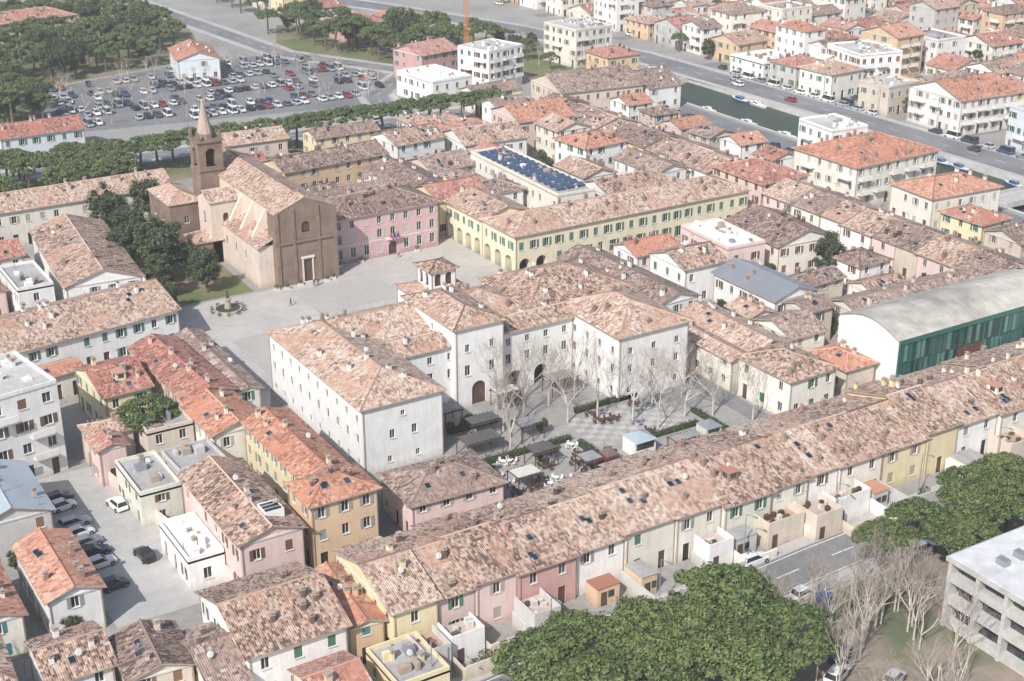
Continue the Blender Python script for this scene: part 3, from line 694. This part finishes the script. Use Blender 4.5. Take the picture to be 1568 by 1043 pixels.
def tree(kind,s,t,sc=1,zs=None):
    m,n={'p':(PM,'stone_pine'),'q':(PMf,'stone_pine'),'o':(OM,'evergreen_tree'),'b':(BM,'bare_plane_tree')}[kind]
    link(n,R.choice(m),None,None,(s,t,0),R.uniform(0,6.28),(sc,sc,zs or sc))
for s,t,c in ((95,106.5,1.3),(83.5,107,1.2),(71,108,1.25),(88,97,1.25),(77,111,.95),(87.5,104,1.1),(77,99,1.25),(97,98,1.2),(82,101.5,1.15),(72,100,1.1),(122,108,.8),(129,109.5,.9),(137,108,1.),(144,107,.95),(131,102,.85),(149,112,.95),(154,105,1.05),(160,110,1.05),(141,112,.8),(54,192,.95)): tree('p',s,t,c,(1.05 if c>1.09 else .92)*R.uniform(.93,1.07))
for s,t,c in ((79,260,1.3),(79,279,1.1),(85,251,.85),(75,244,.65),(192,193,.95),(83,268,1.05),(75,269,1.),(79,294,1.1),(76,252,.9),(84,259,.8),(88,293,1.2)): tree('o',s,t,c)
x=96
while x<204: tree('q',x,339+R.uniform(-1.5,1.5),R.uniform(.95,1.15),.9);x+=R.uniform(4.2,5.4)
for i in range(42): tree('q',R.uniform(36,94),R.uniform(322,346),R.uniform(.8,1.1),.9)
def inpoly(x,y,P):
    c=False;j=len(P)-1
    for i in range(len(P)):
        if (P[i][1]>y)!=(P[j][1]>y) and x<(P[j][0]-P[i][0])*(y-P[i][1])/(P[j][1]-P[i][1])+P[i][0]: c=not c
        j=i
    return c
def scatter(P,step,kinds,sc,skip=lambda x,y:False,jit=2):
    xs=[p[0] for p in P];ys=[p[1] for p in P];y=min(ys)
    while y<max(ys):
        x=min(xs)
        while x<max(xs):
            a,b=x+R.uniform(-jit,jit),y+R.uniform(-jit,jit)
            if inpoly(a,b,P) and not skip(a,b) and not any(q[0]-2*sc<a<q[1]+2*sc and q[2]-2*sc<b<q[3]+2*sc for q in RECTS): tree(R.choice(kinds),a,b,sc*R.uniform(.8,1.15))
            x+=step
        y+=step
scatter([(70,402),(96,390),(94,441),(140,455),(160,475),(165,540),(100,560),(60,500)],8.2,'qqqo',1.1,lambda x,y:R.random()<.08)
scatter([(194,490),(194,458),(214,408),(246,410),(244,442),(216,490)],8.5,'qqo',1.1)
scatter([(242,354),(260,354),(272,385),(263,438),(252,438)],9,'qob',.7)
scatter([(300,120),(600,120),(600,620),(300,620)],13,'qoob',.6,lambda x,y:(y-150)%52<7 or R.random()<.25,5)
scatter([(206,500),(240,500),(230,600),(190,600)],14,'qo',.9)
scatter([(143,148),(204,148),(204,217),(143,217)],5,'oob',.32,lambda x,y:R.random()<.3);scatter([(112,268),(204,245),(204,330),(112,330)],5,'oob',.34,lambda x,y:R.random()<.3)
scatter([(0,120),(33,120),(33,220),(0,220)],6,'ob',.35);scatter([(10,248),(56,248),(56,297),(10,297)],6,'oob',.38)
scatter([(228,124),(246,124),(246,330),(228,330)],7,'oob',.38,lambda x,y:R.random()<.3)
for s,t in ((108,172),(114,174),(113,167),(106,177),(118,166),(122,162),(124,158),(130,159),(134,157),(112,178),(119,174),(103,170),(128,165),(100,163),(134,165),(138,152)): tree('b',s,t,R.uniform(.85,1.15))
for _ in range(34):
    s,t=R.uniform(99,119),R.uniform(84,109);tree('b',s,t,R.uniform(.55,.9))
LOT=[(98,387),(173,375),(192,385),(200,418),(184,448),(150,448),(100,437)]
for i in range(70): 
    s,t=R.uniform(100,195),R.uniform(380,448)
    if inpoly(s,t,LOT): tree('b',s,t,.55)
# ------------------------------------------------ cars
def carmesh(L_=4.1,W_=1.7,H_=1.45,van=False):
    m=MB();h=W_/2
    st=[(-L_/2,.35,.7,.8),(-L_/2+.15,.25,.85,.95),(-L_*.3,.22,.92,1),(L_*.12,.22,.92,1),(L_*.36,.22,.78,.97),(L_/2-.1,.28,.66,.88),(L_/2,.38,.55,.75)]
    ring=[[(x,-h*k,a),(x,-h*k,b-.08),(x,-h*k*.93,b),(x,h*k*.93,b),(x,h*k,b-.08),(x,h*k,a)] for x,a,b,k in st]
    for i in range(len(ring)-1):
        for j in range(5): m.face([ring[i][j],ring[i+1][j],ring[i+1][j+1],ring[i][j+1]][::-1],0)
    m.face(ring[0][::-1],0);m.face(ring[-1],0)
    b0,b1,t0,t1=(-L_*.46,L_*.2,-L_*.4,L_*.03) if not van else (-L_*.48,L_*.34,-L_*.47,L_*.2)
    z0,z1=.9,H_;hb,ht=h*.92,h*.74
    B_=[(b0,-hb,z0),(b1,-hb,z0),(b1,hb,z0),(b0,hb,z0)];T_=[(t0,-ht,z1),(t1,-ht,z1),(t1,ht,z1),(t0,ht,z1)]
    for i in range(4):
        j=(i+1)%4;m.face([B_[i],B_[j],T_[j],T_[i]],1)
    m.box(t0,t1,-ht,ht,z1,z1+.05,0)
    for i in range(4): m.cyl(B_[i],T_[i],.05,.05,4,0)
    for x in (-L_*.31,L_*.31):
        for y in (-h,h): m.cyl((x,y-.1,.31),(x,y+.1,.31),.31,.31,12,2);m.cyl((x,y-.11,.31),(x,y+.11,.31),.17,.17,8,3)
    m.box(L_/2-.2,L_/2-.02,-h*.7,-h*.45,.52,.64,3);m.box(L_/2-.2,L_/2-.02,h*.45,h*.7,.52,.64,3)
    return m.mesh('car_mesh',[PAINT,GLASS,RUBBER,METAL])
CMs=[carmesh(),carmesh(3.6,1.6,1.5),carmesh(4.5,1.75,1.45),carmesh(4.9,1.9,2.,True)]
CC=[(.75,.75,.75),(.7,.7,.7),(.35,.37,.4),(.45,.46,.48),(.02,.02,.025),(.05,.06,.08),(.3,.04,.04),(.05,.09,.18),(.2,.22,.24),(.75,.75,.73),(.4,.41,.42),(.12,.13,.14),(.6,.6,.6)]
def car(s,t,rot,col=None,k=None): 
    link('parked_car',CMs[k if k is not None else R.choice((0,0,1,1,2,2,3))],None,col or R.choice(CC),(s,t,.03),math.radians(rot)+R.uniform(-.04,.04))
for k,y in enumerate(range(382,448,9)):
    x=97
    while x<200:
        if inpoly(x,y,LOT) and R.random()<(.75 if (x//24+k)%4 else .25): car(x,y+(-1.2 if k%2 else 1.2),90 if R.random()<.5 else -90)
        x+=2.8
car(44.5,178,100,(.8,.8,.8),0);car(43.5,163,98,(.02,.02,.02),0)
for y,c in zip((184,181.5,176,173,170,167,164,158),(5,0,3,0,8,4,1,5)): car(38,y,8,CC[c])
t=130
while t<350:
    if R.random()<.7: car(249,t,90)
    if R.random()<.8: car(296,t,90)
    if R.random()<.25: car(R.choice((287,291)),t,90)
    t+=6
for s in range(62,200,7):
    if R.random()<.35: car(s,110.5,4)
for _ in range(60): 
    i=R.randint(0,5);car(300+i*44+R.choice((-2,5)),R.uniform(120,560),90)
for s,t,a in ((100,114.5,5),(111,120,0),(105,119,90),(98,90,30),(140.5,205,90),(140.5,190,90),(72.8,160,90),(150,222,0),(170,223,0),(128,145,0),(103,96,20),(108,92,20),(102,92,25),(106,99,15),(112,108,5)): car(s,t,a)
for s in range(100,240,7):
    if R.random()<.5: car(s,348,0)
# ------------------------------------------------ patios behind the row
r=random.Random(31);s=62
while s<165:
    w=r.uniform(4,8.5);m=MB();d=r.uniform(3,8);y1=124.6
    c=WC[r.choice('WCTPGT')]
    if r.random()<.8:
        m.box(0,.2,y1-d,y1,0,r.uniform(1.4,2.4));m.box(.2,w,y1-d,y1-d+.2,0,r.uniform(1.2,2.2));o=m.obj('garden_wall',[WALL],None,c);o.location=(s,0,0)
    q=r.random()
    if q<.35:
        m=MB();a=r.uniform(2,w-1);hh=r.uniform(2.5,3.4);dd=r.uniform(2.5,4.2);m.box(.5,a,y1-dd,y1-.05,0,hh,0,1);m.box(.4,a+.1,y1-dd-.1,y1-.05,hh,hh+.15,1);m.box(1,1.9,y1-dd-.03,y1-dd,0,2,2);m.box(2.1,min(a-.1,3),y1-dd-.03,y1-dd,1,2,3)
        o=m.obj('garden_annex',[WALL,r.choice((FLAT,CONC,ROOF['o'],METAL,ROOF['t'])),WOOD,GLASS],None,WC[r.choice('WCOG')]);o.location=(s,0,0)
    elif q<.65:
        m=MB();a=w-.3;hh=3.1;dd=r.uniform(3,5);m.box(.3,a,y1-dd,y1-.05,0,hh,0,1)
        for e in ((.3,a,y1-dd,y1-dd+.15),(.3,.45,y1-dd+.15,y1-.05),(a-.15,a,y1-dd+.15,y1-.05)): m.box(*e,hh,hh+.9,0)
        for _ in range(6): x,y=r.uniform(.7,a-1),r.uniform(y1-dd+.4,y1-1);m.box(x,x+r.uniform(.3,.8),y,y+.5,hh,hh+r.uniform(.3,.9),r.choice((2,3,4)))
        m.box(1,1.9,y1-dd-.03,y1-dd,0,2,2);o=m.obj('terrace_annex',[WALL,simple('terrace_tiles%d'%int(s),r.choice([(.45,.3,.24),(.45,.44,.42),(.5,.42,.36)]),.8,.2),WOOD,STONE,OAK],None,WC[r.choice('WCPTG')]);o.location=(s,0,0)
    for _ in range(2):
        if r.random()<.6:
            px,py=r.uniform(.8,w-.5),y1-r.uniform(1,d);m=MB();leaves(m,(px,py,1.),.9,160,r,.16,1,0);m.cyl((px,py,0),(px,py,.9),.08,.05,5,1);m.obj('garden_shrub',[OAK,BARK]).location=(s,0,0)
    s+=w
m=MB();m.box(0,.25,0,35,0,2.2);m.box(-.05,.3,0,35,2.2,2.28);o=m.obj('yard_wall',[WALL],None,WC['P']);o.location=(50.8,150,0);o.rotation_euler=(0,0,.155)
m=MB();m.box(0,2.6,0,2.6,0,1.5);m.box(.2,2.4,.2,2.4,1.5,1.55,1)
for i in range(4): m.box(-.02,2.62,i*.85,i*.85+.06,1.5,1.58)
m.obj('roof_lantern',[WHITE,GLASS]).location=(55.5,149.5,8.2)
def table(s,t,mat):
    m=MB();m.cyl((0,0,0),(0,0,.72),.05,.05,6);m.cyl((0,0,.72),(0,0,.76),.45,.45,12)
    for a in range(4):
        c,q=math.cos(a*1.57)*.8,math.sin(a*1.57)*.8;m.box(c-.22,c+.22,q-.22,q+.22,.42,.46)
        for dx in (-.19,.19):
            for dy in (-.19,.19): m.box(c+dx-.02,c+dx+.02,q+dy-.02,q+dy+.02,0,.42)
        bx,by=c*1.27,q*1.27;m.box(bx-(.22 if abs(q)>.1 else .02),bx+(.22 if abs(q)>.1 else .02),by-(.22 if abs(c)>.1 else .02),by+(.22 if abs(c)>.1 else .02),.46,.9)
    m.obj('cafe_table_set',[mat]).location=(s,t,.04)
def kiosk(s,t,w,d,mat,rf):
    E=empty('garden_kiosk',(s,t,0));m=MB();m.box(0,w,0,d,0,2.4,0);m.box(.4,w-.4,-.03,0,1,2.1,1);m.cyl((w/2,d/2,2.4),(w/2,d/2,3.4),max(w,d)*.7,.1,4,2);m.obj('kiosk_body',[mat,GLASS,rf],E)
r=random.Random(5)
for i in range(30): table(94+r.uniform(0,15),r.uniform(149,161),WHITE if i%3==0 else WOOD)
for i in range(14): table(117+r.uniform(0,14),r.uniform(151.5,168),WOOD if i%2 else METAL)
kiosk(115,152,4,3,WHITE,BLUEMET);kiosk(109,150.5,2.2,2.2,simple('dark_red_paint',(.2,.05,.045),.7),ROOF['b']);kiosk(127,150,3,2.4,STONE,METAL)
CAN=[simple('dark_canopy',(.1,.1,.1),.9,.3),simple('grey_canopy',(.3,.3,.3),.9,.3),simple('cream_canopy',(.6,.57,.5),.9,.1)]
def pergola(s,t,w,d,c=0):
    m=MB()
    for x in (0,w/2,w):
        for y in (0,d): m.box(x-.06,x+.06,y-.06,y+.06,0,2.6)
    for y in (0,d): m.box(-.3,w+.3,y-.08,y+.08,2.6,2.75)
    for i in range(int(w/.6)): m.box(i*.6,i*.6+.08,-.3,d+.3,2.75,2.87)
    m.box(.1,w-.1,.2,d-.2,2.88,2.92,1);m.obj('pergola',[WOOD,CAN[c]]).location=(s,t,.04)
pergola(93,163.5,6,3.5);pergola(103,164.5,4,3,1);pergola(97,169,5,3);pergola(120,148.2,5,2.2,1);pergola(94,151,4,3,2);pergola(100,156,4,3,0);pergola(92.5,175,6,3,1);pergola(105,150,3,3,1);pergola(116,176,5,3,1);pergola(106,180.2-4,4,2.6,2)
for x0,x1,y0,y1 in ((93,110,161.5,162.3),(110,111,148,160),(118,130,150.5,151.1),(118,130,155.5,156.1),(132,132.7,149,160),(116,128,169,169.7),(95,104,173,173.8)):
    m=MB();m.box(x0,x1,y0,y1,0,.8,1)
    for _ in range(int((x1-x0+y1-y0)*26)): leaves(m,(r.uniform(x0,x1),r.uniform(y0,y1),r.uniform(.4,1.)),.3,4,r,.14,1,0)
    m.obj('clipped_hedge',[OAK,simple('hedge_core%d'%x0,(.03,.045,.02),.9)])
for _ in range(14): tree('o',r.uniform(92,112),r.uniform(148,180),r.uniform(.18,.32))
m=MB()
for i in range(12):
    for j in range(9):
        if (i+j)%2: m.face([(112.5+i*1.5,157+j*1.2,.05),(114+i*1.5,157+j*1.2,.05),(114+i*1.5,158.2+j*1.2,.05),(112.5+i*1.5,158.2+j*1.2,.05)])
m.obj('chequered_paving',[PALEC])
for x in range(80,138,8):
    m=MB();m.cyl((0,0,0),(0,0,4.2),.07,.05,6);m.cyl((0,0,4.2),(0,0,4.6),.12,.28,8);m.cyl((0,0,4.6),(0,0,4.75),.3,.05,8);m.obj('street_lamp',[METAL]).location=(x,205 if x<104 or x>118 else 214,.03)
for x in range(62,200,16):
    m=MB();m.cyl((0,0,0),(0,0,7),.09,.06,6);m.cyl((0,0,7),(0,-1.6,7.4),.05,.04,5);m.box(-.12,.12,-2.1,-1.4,7.35,7.47);m.obj('street_lamp',[METAL]).location=(x,118 if x<100 else 121,.1)
for y in range(130,350,22):
    m=MB();m.cyl((0,0,0),(0,0,9),.1,.06,6);m.cyl((0,0,9),(-1.8,0,9.4),.05,.04,5);m.box(-2.4,-1.6,-.12,.12,9.35,9.47);m.obj('street_lamp',[METAL]).location=(296.2,y,.1)
E=empty('monument_fountain',(85,240,.03));m=MB();m.cyl((0,0,0),(0,0,.5),2.6,2.6,16,0);m.cyl((0,0,.5),(0,0,.52),2.3,2.3,16,1);m.cyl((0,0,.5),(0,0,2.2),.7,.5,8,0);m.cyl((0,0,2.2),(0,0,2.5),.8,.8,8,0)
m.cyl((0,0,2.5),(0,0,3.6),.3,.22,8,2);m.cyl((0,0,3.6),(.1,0,4.1),.26,.12,8,2);m.cyl((0,.15,3.5),(.5,.3,3.9),.09,.06,6,2)
for i in range(10): leaves(m,(3.1*math.cos(i*.628),3.1*math.sin(i*.628),.4),.4,40,R,.14,1,3)
m.obj('basin_and_statue',[simple('weathered_stone',(.4,.36,.3),.9,.2),WATER,simple('bronze',(.08,.07,.05),.5),OAK],E)
for s,t in ((97,245),(99,244.5),(102,245),(107.5,244.5),(109,245),(113,250.5),(118,250.8),(131,250.8)):
    m=MB();m.box(-.5,.5,-.3,.3,0,.5,1);leaves(m,(0,0,.8),.45,90,R,.13,1,0);m.obj('planter',[OAK,STONE]).location=(s,t,.03)
def person(s,t,rot,top,leg,stride=.35):
    me=bpy.data.meshes.new('person_body')
    V=[(0,0,.95),(0,0,1.2),(0,0,1.42),(0,0,1.54),(0,.02,1.66),(0,0,1.78),(-.19,0,1.4),(-.26,.08*stride,1.12),(-.25,.3*stride+.05,.88),(.19,0,1.4),(.26,-.1,1.12),(.25,-.2*stride,.88),(-.1,0,.9),(-.1,stride*.5,.5),(-.1,stride*.6,.08),(-.1,stride*.6+.16,.04),(.1,0,.9),(.1,-stride*.3,.5),(.1,-stride*.9,.1),(.1,-stride*.9+.15,.04)]
    Ed=[(0,1),(1,2),(2,3),(3,4),(4,5),(2,6),(6,7),(7,8),(2,9),(9,10),(10,11),(0,12),(12,13),(13,14),(14,15),(0,16),(16,17),(17,18),(18,19)]
    RR=[.15,.14,.15,.06,.1,.07,.08,.05,.04,.08,.05,.04,.1,.07,.05,.04,.1,.07,.05,.04]
    me.from_pydata(V,Ed,[])
    o=link('pedestrian',me,None,None,(s,t,.04),rot)
    o.modifiers.new('skin','SKIN')
    if not me.skin_vertices:
        bpy.context.view_layer.objects.active=o;o.select_set(True)
        try: bpy.ops.mesh.customdata_skin_add()
        except Exception: pass
    if me.skin_vertices:
        for i,v in enumerate(me.skin_vertices[0].data): v.radius=(RR[i],RR[i])
        me.skin_vertices[0].data[0].use_root=True
    o.modifiers.new('sub','SUBSURF').levels=1;o.modifiers['sub'].render_levels=1
    m,nt,b=newmat('person_clothes');tc=N(nt,'ShaderNodeTexCoord').outputs['Object'];sp=N(nt,'ShaderNodeSeparateXYZ');L(nt,tc,sp.inputs[0])
    c=ramp(nt,math_(nt,'DIVIDE',sp.outputs[2],2.),[(0,leg),(.47,top),(.76,(.5,.32,.24)),(.86,(.06,.04,.03))]);c.node.color_ramp.interpolation='CONSTANT';L(nt,c,b.inputs['Base Color']);me.materials.append(m)
for p in ((96,236,1.2,(.03,.04,.08),(.03,.03,.04)),(104,243,3.,(.4,.05,.05),(.05,.06,.12)),(105,243.3,3.,(.1,.1,.12),(.04,.04,.05)),(126,249.5,.5,(.5,.5,.5),(.03,.03,.05)),(140,216,0,(.05,.1,.2),(.03,.03,.04)),(74,212,.2,(.3,.2,.1),(.03,.03,.05))): person(*p)
E=empty('tower_crane',(224,392,0));m=MB()
for a,b in ((0,0),(1,0),(1,1),(0,1)): m.box(a,a+.12,b,b+.12,0,34)
for z in range(0,34): 
    m.box(.12,1,0,.08,z,z+.08);m.cyl((0.05,.05,z),(1.05,.05,z+1),.04,.04,4);m.cyl((0.05,1.05,z),(0.05,.05,z+1),.04,.04,4)
m.box(-8,26,.4,.9,34,34.6);m.box(-8,-5,.1,1.2,32.6,34);m.obj('mast_and_jib',[simple('crane_orange',(.6,.22,.04),.6)],E)
# ------------------------------------------------ haze: a real layer of thin scattering air over the whole plain
mb=MB();mb.box(-2400,2900,-1400,3400,-3,70);o=mb.obj('haze_air',[])
m=bpy.data.materials.new('haze_air');m.use_nodes=True;nt=m.node_tree;nt.nodes.clear();vo=nt.nodes.new('ShaderNodeVolumeScatter');vo.inputs['Density'].default_value=.0004;vo.inputs['Anisotropy'].default_value=.1;vo.inputs['Color'].default_value=(.96,.98,1,1)
ou=nt.nodes.new('ShaderNodeOutputMaterial');nt.links.new(vo.outputs[0],ou.inputs['Volume']);o.data.materials.append(m)
# ------------------------------------------------ camera, light
p_=math.atan(931/2184.)
cam=bpy.data.cameras.new('camera');co=bpy.data.objects.new('camera',cam);COL.objects.link(co)
co.location=(0,0,100);co.rotation_euler=(math.pi/2-p_,0,-math.radians(31.6));cam.sensor_width=36;cam.lens=2184/1568*36;cam.clip_end=8000;cam.clip_start=1
SC.camera=co
w=bpy.data.worlds.new('World');SC.world=w;w.use_nodes=True;nt=w.node_tree;bg=nt.nodes['Background']
sk=nt.nodes.new('ShaderNodeTexSky');sk.sky_type='NISHITA';sk.sun_disc=False;el=math.radians(42);D=Vector((-.84,-.54,0)).normalized()
sk.sun_elevation=el;sk.sun_rotation=math.atan2(D.x,D.y);sk.air_density=1.1;sk.dust_density=2.
nt.links.new(sk.outputs[0],bg.inputs[0]);bg.inputs[1].default_value=.145
sn=bpy.data.lights.new('sun','SUN');sn.energy=5.;sn.angle=math.radians(.6);sn.color=(1,.965,.92);so=bpy.data.objects.new('sun',sn);COL.objects.link(so)
so.rotation_euler=(Vector((D.x*math.cos(el),D.y*math.cos(el),math.sin(el)))).to_track_quat('Z','Y').to_euler()
SC.view_settings.view_transform='Standard'
